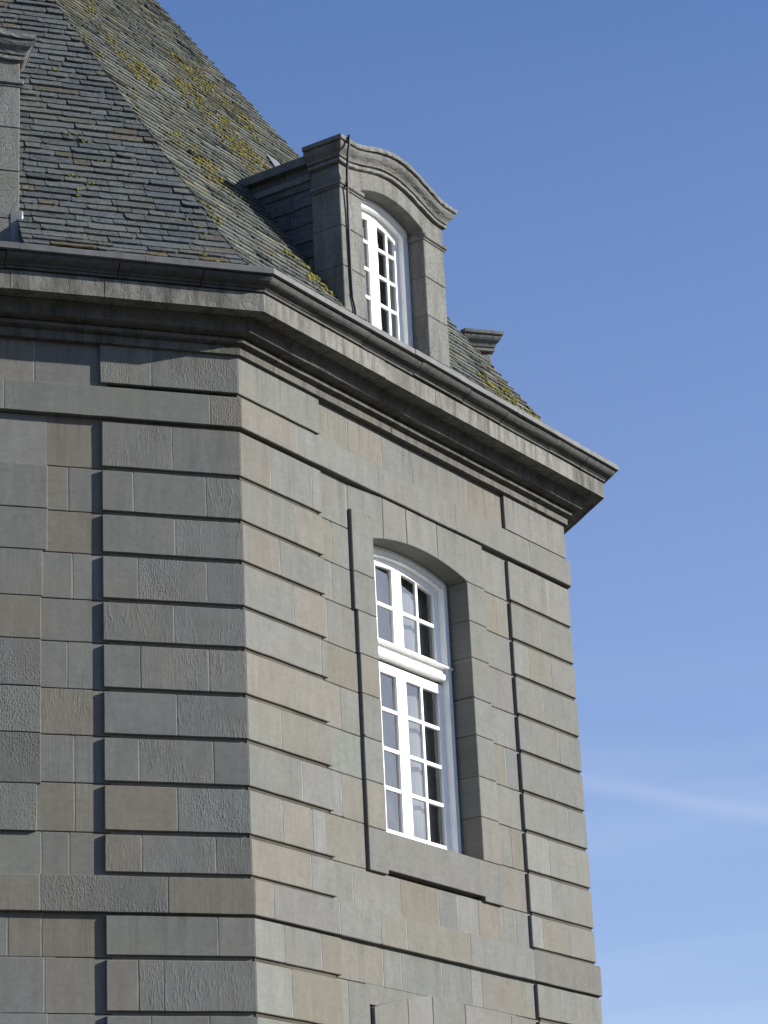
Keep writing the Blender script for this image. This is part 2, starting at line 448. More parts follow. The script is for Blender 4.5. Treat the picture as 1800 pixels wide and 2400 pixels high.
def polystone(mb, F, poly, o, back, tone, tex, bev=.0045, jit=.0008, tilt=.0010, lean=0.0):
    """one dressed stone: polygon (s, z) with a worn arris"""
    o += R.uniform(-jit, jit)
    wd = max(p[0] for p in poly) - min(p[0] for p in poly); ht = max(p[1] for p in poly) - min(p[1] for p in poly)
    ta, tb = R.uniform(-tilt, tilt) / max(.3, wd) * .5, R.uniform(-tilt, tilt) / max(.3, ht) * .5
    ta += lean / 2 / wd
    cs = sum(p[0] for p in poly) / len(poly); cz = sum(p[1] for p in poly) / len(poly)
    dd = lambda p: o + ta * (p[0] - cs) * 2 + tb * (p[1] - cz) * 2
    inn = inset(poly, bev)
    r0 = [F.P(p[0], back, p[1]) for p in poly]
    r1 = [F.P(p[0], dd(p) - bev, p[1]) for p in poly]
    r2 = [F.P(p[0], dd(p), p[1]) for p in inn]
    mb.loft([r0, r1, r2], tone, tex, uvf=F.uv)

def rough_rect(s0, s1, z0, z1, a=.0018):
    """a rectangle whose long edges wander a little"""
    pts = []
    def edge(p, q, n):
        for i in range(n):
            t = i / n
            k = 0 if i == 0 else a
            pts.append((p[0] + (q[0] - p[0]) * t + R.uniform(-k, k), p[1] + (q[1] - p[1]) * t + R.uniform(-k, k)))
    nx = max(1, int((s1 - s0) / .16)); nz = max(1, int((z1 - z0) / .16))
    edge((s0, z0), (s1, z0), nx); edge((s1, z0), (s1, z1), nz); edge((s1, z1), (s0, z1), nx); edge((s0, z1), (s0, z0), nz)
    # now and then a chipped corner
    if a < .0025 and R.random() < .16 and s1 - s0 > .2:
        k = R.choice([0, nx, nx + nz, 2 * nx + nz]); c0, c1 = R.uniform(.008, .022), R.uniform(.006, .018)
        x, y = pts[k]; sx_ = 1 if x < (s0 + s1) / 2 else -1; sy_ = 1 if y < (z0 + z1) / 2 else -1
        pa, pb = (x + sx_ * c0, y), (x, y + sy_ * c1)
        pts[k:k + 1] = [pb, pa] if sx_ * sy_ > 0 else [pa, pb]
    return pts

def stone(mb, F, s0, s1, z0, z1, o, back, c=None, t=None, bev=.0050):
    if s1 - s0 < .02: return
    polystone(mb, F, rough_rect(s0, s1, z0, z1), o, back, pick_tone(c), TEX[t] if t else TEX[R.choice('nnns')], bev)

def box(mb, F, s0, s1, z0, z1, o0, o1, tone=(1, 1, 1), tex=(0, 0, 0), mi=0):
    mb.loft([[F.P(s0, o0, z0), F.P(s1, o0, z0), F.P(s1, o0, z1), F.P(s0, o0, z1)],
             [F.P(s0, o1, z0), F.P(s1, o1, z0), F.P(s1, o1, z1), F.P(s0, o1, z1)]], tone, tex, mi, uvf=F.uv)

J = .0026     # half a mortar joint
def row(mb, F, s0, s1, z0, z1, o, back, joints=None, cs='', ts='', deft=None):
    """a course of stones between s0 and s1; mortar stands just behind the faces"""
    if joints is None:
        joints = []; x = s0 + R.uniform(.3, .8)
        while x < s1 - .25: joints.append(x); x += R.uniform(.35, .85)
    e = [s0] + [j for j in sorted(joints) if s0 + .03 < j < s1 - .03] + [s1]
    for i in range(len(e) - 1):
        a = e[i] + (J if i else 0); b = e[i + 1] - (J if i < len(e) - 2 else 0)
        stone(mb, F, a, b, z0, z1, o, back, cs[i] if i < len(cs) else None, ts[i] if i < len(ts) else deft)
    box(mb, F, s0 + .012, s1 - .012, z0 + .008, z1 - .008, back + .002, o - .0022, mi=1)

D = .033                       # how far quoins and surrounds stand out from the wall
ZB = [9.024, 8.652, 8.308, 7.932, 7.588, 7.213, 6.849, 6.479, 6.103, 5.785]
B1 = (9.431, 9.69); B2 = (5.475, 5.748)
LOW = .014
ZLOW = [5.162, 4.752, 4.39, 4.02, 3.65, 3.28, 2.91, 2.54, 2.17, 1.80, 1.43, 1.06, .70]
G = .036
QW = 1.128
C = W / 2                      # the axis of window and dormer

SPEC_L = dict(
 qa=[([.56], 'gg', 'sw'), ([.29, .88], 'ggg', 'vss'), ([.55], 'gg', 'ws'), ([.3, .85], 'bgg', 'vqs'), ([.57], 'bg', 'vw'),
     ([.3, .84], 'ggg', 'vvs'), ([.56], 'bb', 'ws'), ([.28, .86], 'bgg', 'nvs'), ([.57], 'bW', 'qs'), ([.28, .85], 'kgW', 'vvw')],
 wa=[([1.57], 'Wg', 'sn'), ([1.39, 1.57], 'gwg', 'sss'), ([], 'W', 's'), ([1.36], 'gg', 'ss'), ([], 'g', 's'), ([1.4], 'gg', 'ts'),
     ([], 'W', 'w'), ([1.35], 'gg', 'tt'), ([1.35], 'WW', 'ts'), ([1.39, 1.6], 'wgg', 'snn')],
 sa=['g', 'g', 'g', 'W', 'k', 'g', 'k'], st=['s', 's', 't', 's', 'p', 'p', 'p'],
 b1=([.25, 1.91, 2.7, 3.6, 4.5], 'wgggwg', 'pssss'), b2=([.66, 1.62, 2.4, 3.2, 4.1], 'WkWgwg', 'tqtss'),
 fr=([1.66, 2.4, 3.1], 'gwg', 'sss'), fq=[.72],
 low=[([.28], 'gg', 'ss'), ([.7, .89], 'bgw', 'wvs'), ([.36, .8], 'bgg', 'sss')],
 lw=[([1.6, 1.85, 2.6, 3.3], 'WWggw', 'tstss'), ([1.58, 2.3], 'wgg', 'sss'), ([1.56], 'gg', 'ss')])
SPEC_R = dict(
 qa=[([.41, .99], 'wbg', 'nnn'), ([.75], 'gw', 'nn'), ([.5], 'wg', 'nn'), ([.67], 'gw', 'nn'), ([1.03], 'Gg', 'sn'), ([], 'w', 's'),
     ([.44], 'gw', 'nn'), ([.7], 'gG', 'nn'), ([.42, .82, 1.0], 'gwGw', 'nnnn'), ([.78], 'wg', 'nn')],
 wa=[([1.54], 'gg', 'n'), ([1.3], 'wg', 'nn'), ([1.28], 'gg', 'nn'), ([1.18], 'gg', 'nn'), ([], 'W', 'n'), ([1.33], 'wg', 'nn'),
     ([1.15], 'wg', 'nn'), ([1.29], 'Gw', 'nn'), ([], 'w', 'n'), ([1.16, 1.4, 2.09, 2.67, 2.97, 3.3, 3.68, 3.92], 'gggWbGwgb', 'nnnnnnnnn')],
 sa=['g', 'g', 'g', 'w', 'g', 'g', 'w', 'g'], st=['n'] * 8,
 b1=([.77, 1.96, 3.2, 4.51], 'wgggg', 'nnnnn'), b2=([.23, 1.11, 1.68, 2.06, 3.04, 4.09], 'wggwwgk', 'nnnnnnn'),
 fr=([1.6, 2.13, 2.61, 3.54], 'wwbgw', 'nnsnn'), fq=[],
 low=[([.37, .86], 'GbW', 'nnn'), ([.45], 'GW', 'nn'), ([.6], 'gw', 'nn')],
 lw=[([1.4, 1.76, 2.03, 2.64, 3.09, 3.27, 3.97], 'wwgbbGwg', 'nnnnnnnn'), ([1.25, 1.57], 'Ggg', 'nnn'), ([], 'g', 'n')],
 qb=[([4.86], 'gG', 'nn'), ([4.67], 'gg', 'nn'), ([4.41, 4.82], 'Gwg', 'nnn'), ([4.63], 'gg', 'nn'), ([4.87], 'gg', 'nn'), ([4.68, 5.1], 'ggg', 'nnn'),
     ([4.94], 'gg', 'nn'), ([4.54], 'Gg', 'nn'), ([4.54], 'Gg', 'nn'), ([4.33, 4.8], 'Gwg', 'nnn')],
 lqb=[([4.59], 'gg', 'ns')])

def arch(s, spring, rise, half, c=C):
    """height of a segmental arch at s"""
    r = (half * half + rise * rise) / (2 * rise)
    x = max(-half, min(half, s - c))
    return spring + rise - r + math.sqrt(max(0, r * r - x * x))

bld = empty('stone_building', (0, 0, 0))
tag(bld, 'grey sandstone corner pavilion with banded quoins, stone cornice and steep slate roof', 'building')

def build_face(F, spec, ta, tb):
    """wall, quoins, courses and surround of one side; ta, tb = mitre factors at its ends"""
    X = lambda key, i, d=(None, '', ''): spec[key][i] if spec and key in spec and i < len(spec[key]) else d
    qa, qb, wl = MB(), MB(), MB()
    tops = [B1[0] - .03] + [z - G for z in ZB[:-1]]
    for i, zb in enumerate(ZB):
        zt = tops[i]
        j, cs, ts = X('qa', i); row(qa, F, 0, QW, zb, zt, 0, -.12, j, cs, ts)
        j, cs, ts = X('qb', i); row(qb, F, W - QW, W, zb, zt, 0, -.12, j, cs, ts)
    # walls run in the same courses; joints at the level of the quoin grooves
    wt = [B1[0] + .01] + [z - G / 2 - J for z in ZB[:-1]]
    for i, zb in enumerate(ZB):
        z0, z1 = zb - G / 2 + J, wt[i]
        if i == 9: z0 = B2[1] - .005
        left = [1.59, 1.59, 1.59, 1.625, 1.64, 1.64, 1.64, 1.64, 1.64][i] if i < 9 else 0
        j, cs, ts = X('wa', i)
        if i == 9:
            row(wl, F, QW - .06, W - QW + .06, z0, z1, -D, -.16, j, cs, ts)
        else:
            row(wl, F, QW - .06, left, z0, z1, -D, -.16, j, cs, ts)
            row(wl, F, 3.66, W - QW + .06, z0, z1, -D, -.16, [3.93] if R.random() < .4 else [], '', '', 'n')
    # the wall skin seen in the grooves between the quoins; dirt and groove shade put into its brown on FR
    for s0, s1 in ((.0, QW - .05), (W - QW + .05, W)):
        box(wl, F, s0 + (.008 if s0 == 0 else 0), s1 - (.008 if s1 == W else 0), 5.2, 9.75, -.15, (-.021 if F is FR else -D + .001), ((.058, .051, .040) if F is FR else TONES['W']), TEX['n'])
    # frieze above the upper band
    fz, ft = B1[1] + .03, 10.085
    j, cs, ts = spec['fr'] if spec else (None, '', '')
    row(wl, F, QW - .06, W - QW + .06, B1[1] - .02, ft, -D, -.16, j, cs, ts)
    row(qa, F, 0, QW + .01, fz + .018, ft, 0, -.12, spec['fq'] if spec else [], 'gg', 'qq' if F is FL else 'nn')
    row(qb, F, W - QW, W, fz, ft, 0, -.12, [4.93] if F is FR else None, 'gg', 'sq')
    for s0, s1 in ((.008, QW - .05), (W - QW + .05, W - .008)):
        box(wl, F, s0, s1, 9.6, 10.06, -.15, -D + .001, TONES['g'], TEX['n'])
    # lower storey
    zt = B2[0] - .022
    for i, zb in enumerate(ZLOW):
        j, cs, ts = X('low', i); row(qa, F, -LOW * ta, QW, zb, zt, LOW, -.12, j, cs, ts)
        j, cs, ts = X('lqb', i); row(qb, F, W - QW, W + LOW * tb, zb, zt, LOW, -.12, j, cs, ts)
        j, cs, ts = X('lw', i)
        w1 = zt + G / 2 - J if i else B2[0] + .01
        if i == 0 or (i == 1 and F is FL): row(wl, F, QW - .06, W - QW + .06, zb - G / 2 + J, w1, -D + LOW, -.16, j, cs, ts)
        elif i == 1: row(wl, F, QW - .06, 1.55, zb - G / 2 + J, w1, -D + LOW, -.16, j, cs, ts); row(wl, F, 3.72, W - QW + .06, zb - G / 2 + J, w1, -D + LOW, -.16, [], 'g')
        else: row(wl, F, QW - .06, 1.58, zb - G / 2 + J, w1, -D + LOW, -.16); row(wl, F, 3.70, W - QW + .06, zb - G / 2 + J, w1, -D + LOW, -.16)
        zt = zb - G
    box(wl, F, 1.5, 3.8, 4.99, B2[0] + .01, -.30, -D + LOW - .004, TONES['g'], TEX['n'])
    for s0, s1 in ((.008, QW - .05), (W - QW + .05, W - .008)):
        box(wl, F, s0, s1, .4, 5.6, -.15, (-.008 if F is FR else -D + LOW + .001), ((.058, .051, .040) if F is FR else TONES['W']), TEX['n'])  # lower groove skin: dirt and groove shade painted as dark brown on FR
    row(wl, F, -.06, W + .06, 0, .68, .06, -.16)
    wl.build('wall', [M['stone'], M['mortar']], bld)
    qa.build('quoin_pier', [M['stone'], M['mortar']], bld)
    qb.build('quoin_pier', [M['stone'], M['mortar']], bld)
    # string courses
    for (z0, z1), key in ((B1, 'b1'), (B2, 'b2')):
        b = MB(); o = .03
        j, cs, ts = spec[key] if spec else (None, '', '')
        row(b, F, -o * ta, W + o * tb, z0, z1, o, -.12, j, cs, ts)
        b.build('string_course', [M['stone'], M['mortar']], bld)
    # window surround: stepped jambs, arched lintel, apron
    OPEN_H = F.oh
    for dz, oo, low in ((0, 0.0, False), (F.low, LOW, True)):
        sb = MB(); back = -.30
        rows = [9.001, 8.652 - G / 2, 8.308 - G / 2, 7.932 - G / 2, 7.588 - G / 2, 7.213 - G / 2, 6.849 - G / 2, 6.44]
        lefts = [1.56, 1.56, 1.60, 1.61, 1.61, 1.61, 1.61]
        for i in range(7):
            for side in (0, 1):
                s0, s1 = (lefts[i], C - OPEN_H) if side == 0 else (C + OPEN_H, 3.69)
                hi = 9.19 - J if i == 0 and side == 0 and not low and F is not FL else rows[i] - J
                c = spec['sa'][i] if spec else None
                stone(sb, F, s0, s1, rows[i + 1] + J + dz, hi + dz, oo, back, c if side == 0 else R.choice('ggGgw'), spec['st'][i] if spec and side == 0 else 'n')
        # lintel stones with the arch cut under them
        if low and F is FL:
            tp = lambda s: 4.730
        elif low:
            tp = lambda s: 4.945 + .2 * min(1, max(0, (min(s, 2 * C - s) - 1.53) / .85)) ** .75
        else:
            tp = lambda s: B1[0] - .004
        e = [1.56, 2.05, 2.42, 2.92, 3.69]
        for a, b in zip(e[:-1], e[1:]):
            n = 7
            bot = []
            for q in range(n + 1):
                s = a + J + (b - a - 2 * J) * q / n
                inside = abs(s - C) < OPEN_H
                bot.append((s, (arch(s, 9.008, .098, OPEN_H) if inside else (9.19 if s < C and not low and F is not FL else 9.001) + J) + dz))
            # sharp springing point
            pts = []
            for q in range(n):
                pts.append(bot[q])
                for sp in (C - OPEN_H, C + OPEN_H):
                    if bot[q][0] < sp < bot[q + 1][0]: pts += ([(sp - .0005, 9.19 + J), (sp, 9.012)] if sp < C and not low and F is not FL else [(sp, 9.006 + dz)])
            pts.append(bot[-1])
            top = [(a + J + (b - a - 2 * J) * q / n, 0) for q in range(n, -1, -1)]
            pts += [(s, tp(s)) for s, _ in top]
            first = a == 1.56 and not low and F is not FL
            polystone(sb, F, pts, oo - (.0145 if first else (D - .001 if F is FL and not low else 0)), back, pick_tone(R.choice('gGg')), TEX['n'], .004, lean=.029 if first else 0)
        # apron under the sill
        ap = [(1.61, 6.08), (1.88, 6.08), (1.885, 6.118), (3.38, 6.118), (3.385, 6.08), (3.69, 6.08), (3.69, 6.437), (1.61, 6.437)]
        if F is FL: ap = [(1.64, 6.08), (3.64, 6.08), (3.64, 6.437), (1.64, 6.437)]
        polystone(sb, F, [(s, z + dz) for s, z in ap], oo, back - .1, pick_tone('g'), TEX['p' if F is FL else 'n'], .004)
        sb.build('window_surround', [M['stone'], M['mortar']], bld)

build_face(FL, SPEC_L, T1, 0.0)
build_face(FR, SPEC_R, T1, T2)
build_face(FN, None, T2, 0.0)
# the two hidden sides that close the pavilion
bw = MB()
a, b, c_ = FL.P(W, -.05, 0), FL.P(W, -W * 1.9, 0), FN.P(W, -.05, 0)
for p, q in ((a, b), (b, c_)):
    p, q = Vector(p), Vector(q); d = (q - p).normalized(); nn_ = Vector((d.y, -d.x, 0)) * .3
    bw.loft([[p, q, q + nn_, p + nn_], [v + Vector((0, 0, 10.5)) for v in (p, q, q + nn_, p + nn_)]], TONES['g'], TEX['s'])
bw.build('rear_wall', M['stone'], bld)

# ------------------------------------------------------------------ cornice and gutter
PATHS = [FL.P(W, 0, 0), Vector((0, 0, 0)), CR.copy(), FN.P(W, 0, 0)]
def at(seg, s, o, z):
    """point at length s of side seg (0 = L from its far end, 1 = R, 2 = N), pushed out by o and mitred at the corners"""
    if seg == 0: return FL.P(W - s - (0 if s < W - 1e-6 else o * T1), o, z)
    if seg == 1: return FR.P(s + (-o * T1 if s < 1e-6 else (o * T2 if s > W - 1e-6 else 0)), o, z)
    return FN.P(s - (o * T2 if s < 1e-6 else 0), o, z)
def sweep(name, prof, mat, back_o, joints, gap=.004, jit=.002, smooth=False, parent=None):
    mb = MB()
    for seg in range(3):
        e = [0.0] + joints[seg] + [W]
        for i in range(len(e) - 1):
            a = e[i] + (gap / 2 if i else 0); b = e[i + 1] - (gap / 2 if i < len(e) - 2 else 0)
            dj = R.uniform(-jit, jit); f = R.uniform(.88, 1.10); dz = R.uniform(-jit, jit)
            if seg != 1 and not (0 < i < len(e) - 2): dj = 0; dz = 0
            if i == 0 or i == len(e) - 2: dj = dz = 0
            pp = [(o + dj, z + dz) for o, z in prof]
            full = pp + [(back_o, pp[-1][1]), (back_o, pp[0][1])]
            n = max(1, int((b - a) / .25)); rings = []
            for q in range(n + 1):
                s = a + (b - a) * q / n
                if q == 0 and i == 0: s = 0.0
                if q == n and i == len(e) - 2: s = W
                w = 0 if q in (0, n) else .0022
                rings.append([at(seg, s, o + (R.uniform(-w, w) if o > back_o else 0), z + R.uniform(-w, w)) for o, z in full])
            mb.loft(rings, (f, f, f * R.uniform(.97, 1.0)), (0, 0, 0), smooth=False)
    return mb.build(name, mat, parent or bld)
def jl(lo, hi): 
    out = []; x = R.uniform(lo, hi)
    while x < W - lo * .6: out.append(x); x += R.uniform(lo, hi)
    return out
def arc(p0, p1, bul, n=5):
    """points from p0 to p1 bowed sideways by bul"""
    (a, b), (c, d) = p0, p1; L_ = math.hypot(c - a, d - b); nx, ny = (d - b) / L_, -(c - a) / L_
    return [(a + (c - a) * t + nx * bul * math.sin(math.pi * t), b + (d - b) * t + ny * bul * math.sin(math.pi * t)) for t in [i / n for i in range(n + 1)]]
bed = [(-.10, 10.062), (.036, 10.064), (.036, 10.122), (.020, 10.126), (.018, 10.144), (.050, 10.150), (.078, 10.157), (.083, 10.185), (.062, 10.190), (.060, 10.200)] \
    + [(.110, 10.203), (.150, 10.207), (.170, 10.214), (.182, 10.228), (.174, 10.250), (.172, 10.275), (.186, 10.296), (.200, 10.304), (.21, 10.318), (-.1, 10.318)]
jR = [.62, 1.72, 2.55, 3.35, 4.05, 4.75]
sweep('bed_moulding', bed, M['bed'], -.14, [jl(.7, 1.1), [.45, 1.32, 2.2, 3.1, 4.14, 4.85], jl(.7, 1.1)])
cor = [(.16, 10.325), (.345, 10.318), (.352, 10.326), (.358, 10.309), (.375, 10.309), (.378, 10.462), (.368, 10.466), (.366, 10.474), (.2, 10.476)]
sweep('cornice', cor, M['cornice'], -.10, [[.75, 1.6, 2.5, 3.35, 4.1, 4.63], [.72, 1.62, 2.42, 3.32, 4.15, 4.86], jl(.7, 1.1)], jit=.003)
gut = [(.10, 10.479), (.392, 10.476), (.394, 10.494), (.386, 10.497)] + arc((.402, 10.500), (.440, 10.520), -.007, 3) + arc((.440, 10.520), (.492, 10.572), .010, 4) + [(.494, 10.572), (.480, 10.579), (.30, 10.5795)]
sweep('gutter', gut, M['gutter'], .06, [[.8, 1.7, 2.5, 3.3, 4.2, 4.88], [1.25, 2.05, 2.85, 3.5, 4.4, 4.98], jl(.7, 1.1)], gap=.008, jit=.005)
rim = [(.3, 10.581), (.509, 10.582), (.520, 10.586), (.522, 10.630), (.516, 10.637), (.30, 10.640)]
sweep('gutter_rim', rim, M['lead'], .10, [[1.1, 2.4, 3.4, 4.4], [.62, 1.9, 2.62, 3.62, 4.35, 5.0], jl(1.0, 1.6)], jit=.004)

# ------------------------------------------------------------------ roof
def oR(z):
    return interp(z, [(10.60, .40), (10.70, .265), (10.82, .14), (10.96, .015), (11.12, -.105)], 1.50)
def oM(z):
    return interp(z, [(10.60, .40), (10.70, .265), (10.82, .14), (10.96, .015), (11.12, -.100)], 1.66)
def interp(z, tab, k):
    if z <= tab[0][0]: return tab[0][1]
    for (a, b), (c, d) in zip(tab[:-1], tab[1:]):
        if z <= c: return b + (d - b) * (z - a) / (c - a)
    return tab[-1][1] - (z - tab[-1][0]) / k
def hipR0(z): return (oR(z) * math.cos(TH1) - oM(z)) / math.sin(TH1)
def hipR1(z): return W - (oR(z) * math.cos(TH2) - oM(z)) / math.sin(TH2)
def hipL(z): return (oM(z) * math.cos(TH1) - oR(z)) / math.sin(TH1)
def hipN(z): return (oM(z) * math.cos(TH2) - oR(z)) / math.sin(TH2)
levels = [10.60]
while levels[-1] < 17.6:
    z = levels[-1]
    st = .102
    dz = .01
    while math.hypot(dz, oR(z) - oR(z + dz)) < st: dz += .002
    levels.append(z + dz)
DHW = .865; DOF = -.11
def roof_side(F, of, lo, hi, moss, seed, light):
    rr = random.Random(seed); deck = MB(); mb = MB()
    def pt(s, z, lift):
        o = of(z); k = of(z) - of(z + .02); t = Vector((0, 0)); n_ = Vector((.02, k)).normalized()
        return F.P(s, o + n_[0] * lift, z + n_[1] * lift)
    for i in range(len(levels) - 2):
        z0, z1, z2 = levels[i], levels[i + 1], levels[i + 2]
        za = z1 + (z2 - z1) * .55
        spans = [(lo(z0), hi(z0))]
        if z0 < 12.52: spans = [(lo(z0), C - DHW + .01), (C + DHW - .01, hi(z0))]
        for a, b in spans:
            A, B = a, b
            la = lo(z1) if a == lo(z0) else a; lb = hi(z1) if b == hi(z0) else b
            deck.face([pt(A, z0, -.03), pt(B, z0, -.03), pt(lb, z1, -.03), pt(la, z1, -.03)], tone=(.08, .08, .08))
            x = A - rr.uniform(0, .25)
            course_jit = rr.uniform(-.007, .007)
            while x < B:
                w = rr.choice((rr.uniform(.11, .18), rr.uniform(.16, .28), rr.uniform(.24, .42)))
                x0, x1 = x + .0035, x + w - .0035; x += w
                dj = course_jit + rr.uniform(-.006, .006); sk = rr.uniform(-.006, .006)
                # outline in (s, t) : t = 0 at the tail, 1 at the head
                n = max(3, int(w / .035)); tail = []
                cl = rr.uniform(.0, .006) if rr.random() < .7 else rr.uniform(.01, .03); cr_ = rr.uniform(.0, .006) if rr.random() < .7 else rr.uniform(.01, .03)
                for q in range(n + 1):
                    s = x0 + (x1 - x0) * q / n
                    t = rr.uniform(-.035, .035) + sk * (q / n - .5) / .102 + dj / .102
                    if q == 0: t += cl / .102
                    if q == n: t += cr_ / .102
                    tail.append((s, t))
                poly = tail + [(x1, 1.5), (x0, 1.5)]
                # clip by the hip lines (and the dormer sides)
                ka = (lo(za) - lo(z0)) / 1.5 if a == lo(z0) else 0; kb = (hi(za) - hi(z0)) / 1.5 if b == hi(z0) else 0
                poly = clip(poly, lambda p: p[0] - (A + ka * p[1]))
                poly = clip(poly, lambda p: (B + kb * p[1]) - p[0])
                if len(poly) < 3: continue
                th = rr.uniform(.014, .024); lf = rr.uniform(.018, .030) + (.010 if rr.random() < .06 else 0)
                zt = lambda t: z0 + (z1 - z0) * t if t < 1 else z1 + (z2 - z1) * (t - 1)
                topz = [pt(s, zt(t), lf * (1 - t / 1.5) + th * .5) for s, t in poly]
                botz = [pt(s, zt(t), lf * (1 - t / 1.5) - th * .5) for s, t in poly]
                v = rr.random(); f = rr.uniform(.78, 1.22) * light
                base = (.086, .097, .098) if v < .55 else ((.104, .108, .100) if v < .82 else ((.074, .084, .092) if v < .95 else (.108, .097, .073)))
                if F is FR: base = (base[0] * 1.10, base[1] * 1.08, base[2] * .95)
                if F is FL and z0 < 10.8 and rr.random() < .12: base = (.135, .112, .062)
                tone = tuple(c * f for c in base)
                mz = moss(sum(p[0] for p in poly) / len(poly), z0)
                tx = (mz, 1.0 if rr.random() < .55 else .15, 0)
                i0 = len(mb.v)
                uvf = lambda p: ((Vector(p) - F.O).dot(F.u) + F.uoff, Vector(p).z * 1.18)
                mb.loft([botz, topz], tone, tx, uvf=uvf)
    return deck, mb
def clip(poly, f):
    out = []
    for i in range(len(poly)):
        p, q = poly[i - 1], poly[i]; a, b = f(p), f(q)
        if (a >= 0) != (b >= 0):
            t = a / (a - b); out.append((p[0] + (q[0] - p[0]) * t, p[1] + (q[1] - p[1]) * t))
        if b >= 0: out.append(q)
    return out
mossR = lambda s, z: max(.12, min(1, .35 + 1.3 * noise.noise((s * .55, z * .5, 3.1)) + .10 * (s - 1.2)))
mossL = lambda s, z: max(0, min(.8, .10 + 1.2 * noise.noise((s * .8, z * .8, 9.1))))
cov = []
dk = MB()
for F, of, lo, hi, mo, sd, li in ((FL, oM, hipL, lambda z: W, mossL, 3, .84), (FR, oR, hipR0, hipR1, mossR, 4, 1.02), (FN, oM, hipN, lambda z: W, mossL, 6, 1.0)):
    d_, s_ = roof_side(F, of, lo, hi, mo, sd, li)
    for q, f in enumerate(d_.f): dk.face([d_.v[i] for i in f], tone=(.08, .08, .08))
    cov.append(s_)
zt = levels[-1]
dk.face([FL.P(W, oM(zt), zt), FL.P(hipL(zt), oM(zt), zt), FR.P(hipR1(zt), oR(zt), zt), FN.P(W, oM(zt), zt), FL.P(W, -W * 1.8, zt)], tone=(.1, .1, .1))
roof = dk.build('roof', M['slate'], bld)
for s_ in cov: s_.build('slate_covering', M['slate'], roof)
lp = MB()
q = [(3.14, 13.70), (3.30, 13.68), (3.40, 13.80), (3.38, 13.90), (3.20, 13.92)]
lp.loft([[FR.P(s, oR(z) + .030, z + .02) for s, z in q], [FR.P(s, oR(z) + .036, z + .024) for s, z in q]])
lp.build('lead_patch', M['zinc'], roof)

# ------------------------------------------------------------------ windows
def bar(mb, F, s0, s1, z0, z1, o0, o1, bev=.006):
    i = lambda d: [(s0 + d, z0 + d), (s1 - d, z0 + d), (s1 - d, z1 - d), (s0 + d, z1 - d)]
    f = lambda pts, o: [F.P(s, o, z) for s, z in pts]
    mb.loft([f(i(0), o0), f(i(0), o1 - bev), f(i(bev), o1)])
def strip(mb, F, s0, s1, fb, ft, o0, o1, n=10):
    """bar between two curves z = fb(s), ft(s)"""
    S = [s0 + (s1 - s0) * i / n for i in range(n + 1)]
    mb.loft([[F.P(s, o0, fb(s)), F.P(s, o0, ft(s)), F.P(s, o1, ft(s)), F.P(s, o1, fb(s))] for s in S])
def casement(F, parent, side, zb, zt_f, s_in, s_out, o, mz, mun_s, rail_b=.05, rail_t=.07):
    """one leaf: meeting stile at s_in, outer stile at s_out; zt_f gives the top of the leaf"""
    mb = MB(); gl = MB(); a, b = min(s_in, s_out), max(s_in, s_out)
    st = .072
    for x0, x1 in ((a, a + st), (b - st, b)):
        strip(mb, F, x0, x1, lambda s: zb, zt_f, o - .04, o, 2)
    bar(mb, F, a + st - .003, b - st + .003, zb, zb + rail_b, o - .04, o - .001)
    bar(mb, F, a + st - .003, b - st + .003, zb - .012, zb + .022, o - .02, o + .022)     # weather bar
    strip(mb, F, a + st - .003, b - st + .003, lambda s: zt_f(s) - rail_t, zt_f, o - .04, o - .001)
    for z in mz: bar(mb, F, a + st - .003, b - st + .003, z - .017, z + .017, o - .034, o - .006, .004)
    strip(mb, F, mun_s - .015, mun_s + .015, lambda s: zb + rail_b - .003, lambda s: zt_f(s) - rail_t + .003, o - .032, o - .008, 1)
    leaf = mb.build('sash', M['paint'], parent)
    # glass, one pane of thin real thickness per light
    edges_s = [a + st - .004, mun_s, b - st + .004]
    edges_z = [zb + rail_b - .004] + list(mz)
    for i in range(2):
        for q, z0 in enumerate(edges_z):
            s0, s1 = edges_s[i], edges_s[i + 1]
            oo = o - .024 + R.uniform(-.0015, .0015); tl = R.uniform(-.002, .002)
            if q < len(edges_z) - 1: c = [(s0, z0), (s1, z0), (s1, edges_z[q + 1]), (s0, edges_z[q + 1])]
            else: c = [(s0, z0), (s1, z0), (s1, zt_f(s1) - rail_t + .004), (s0, zt_f(s0) - rail_t + .004)]
            gl.face([F.P(s, oo + tl * (s - s0) / (s1 - s0), z) for s, z in c])
    gl.build('glass', M['glass'], parent)
    return leaf

def curtain(F, s0, s1, z0, z1, o, label, seed, name='net_curtain', amp=.011):
    rr = random.Random(seed); mb = MB(); n = 60
    ph = [rr.uniform(0, 6.28) for _ in range(4)]
    wv = lambda s: amp * (math.sin(s * 46 + ph[0] + 1.4 * math.sin(s * 9 + ph[1])) + .5 * math.sin(s * 83 + ph[2]))
    S = [s0 + (s1 - s0) * i / n for i in range(n + 1)]
    zs = [z0 + (z1 - z0) * i / 6 for i in range(7)]
    for z_ in zs: pass
    rings = []
    for s in S:
        f = [F.P(s + .004 * math.sin(z_ * 3 + s * 30), o + wv(s) * (1 - .25 * (z_ - z0) / (z1 - z0)), z_) for z_ in zs]
        g = [F.P(s, o - .003 + wv(s) * (1 - .25 * (z_ - z0) / (z1 - z0)), z_) for z_ in reversed(zs)]
        rings.append(f + g)
    mb.loft(rings, smooth=True)
    return tag(mb.build(name, M['curtain']), label, 'curtain', 'net curtains behind the windows')

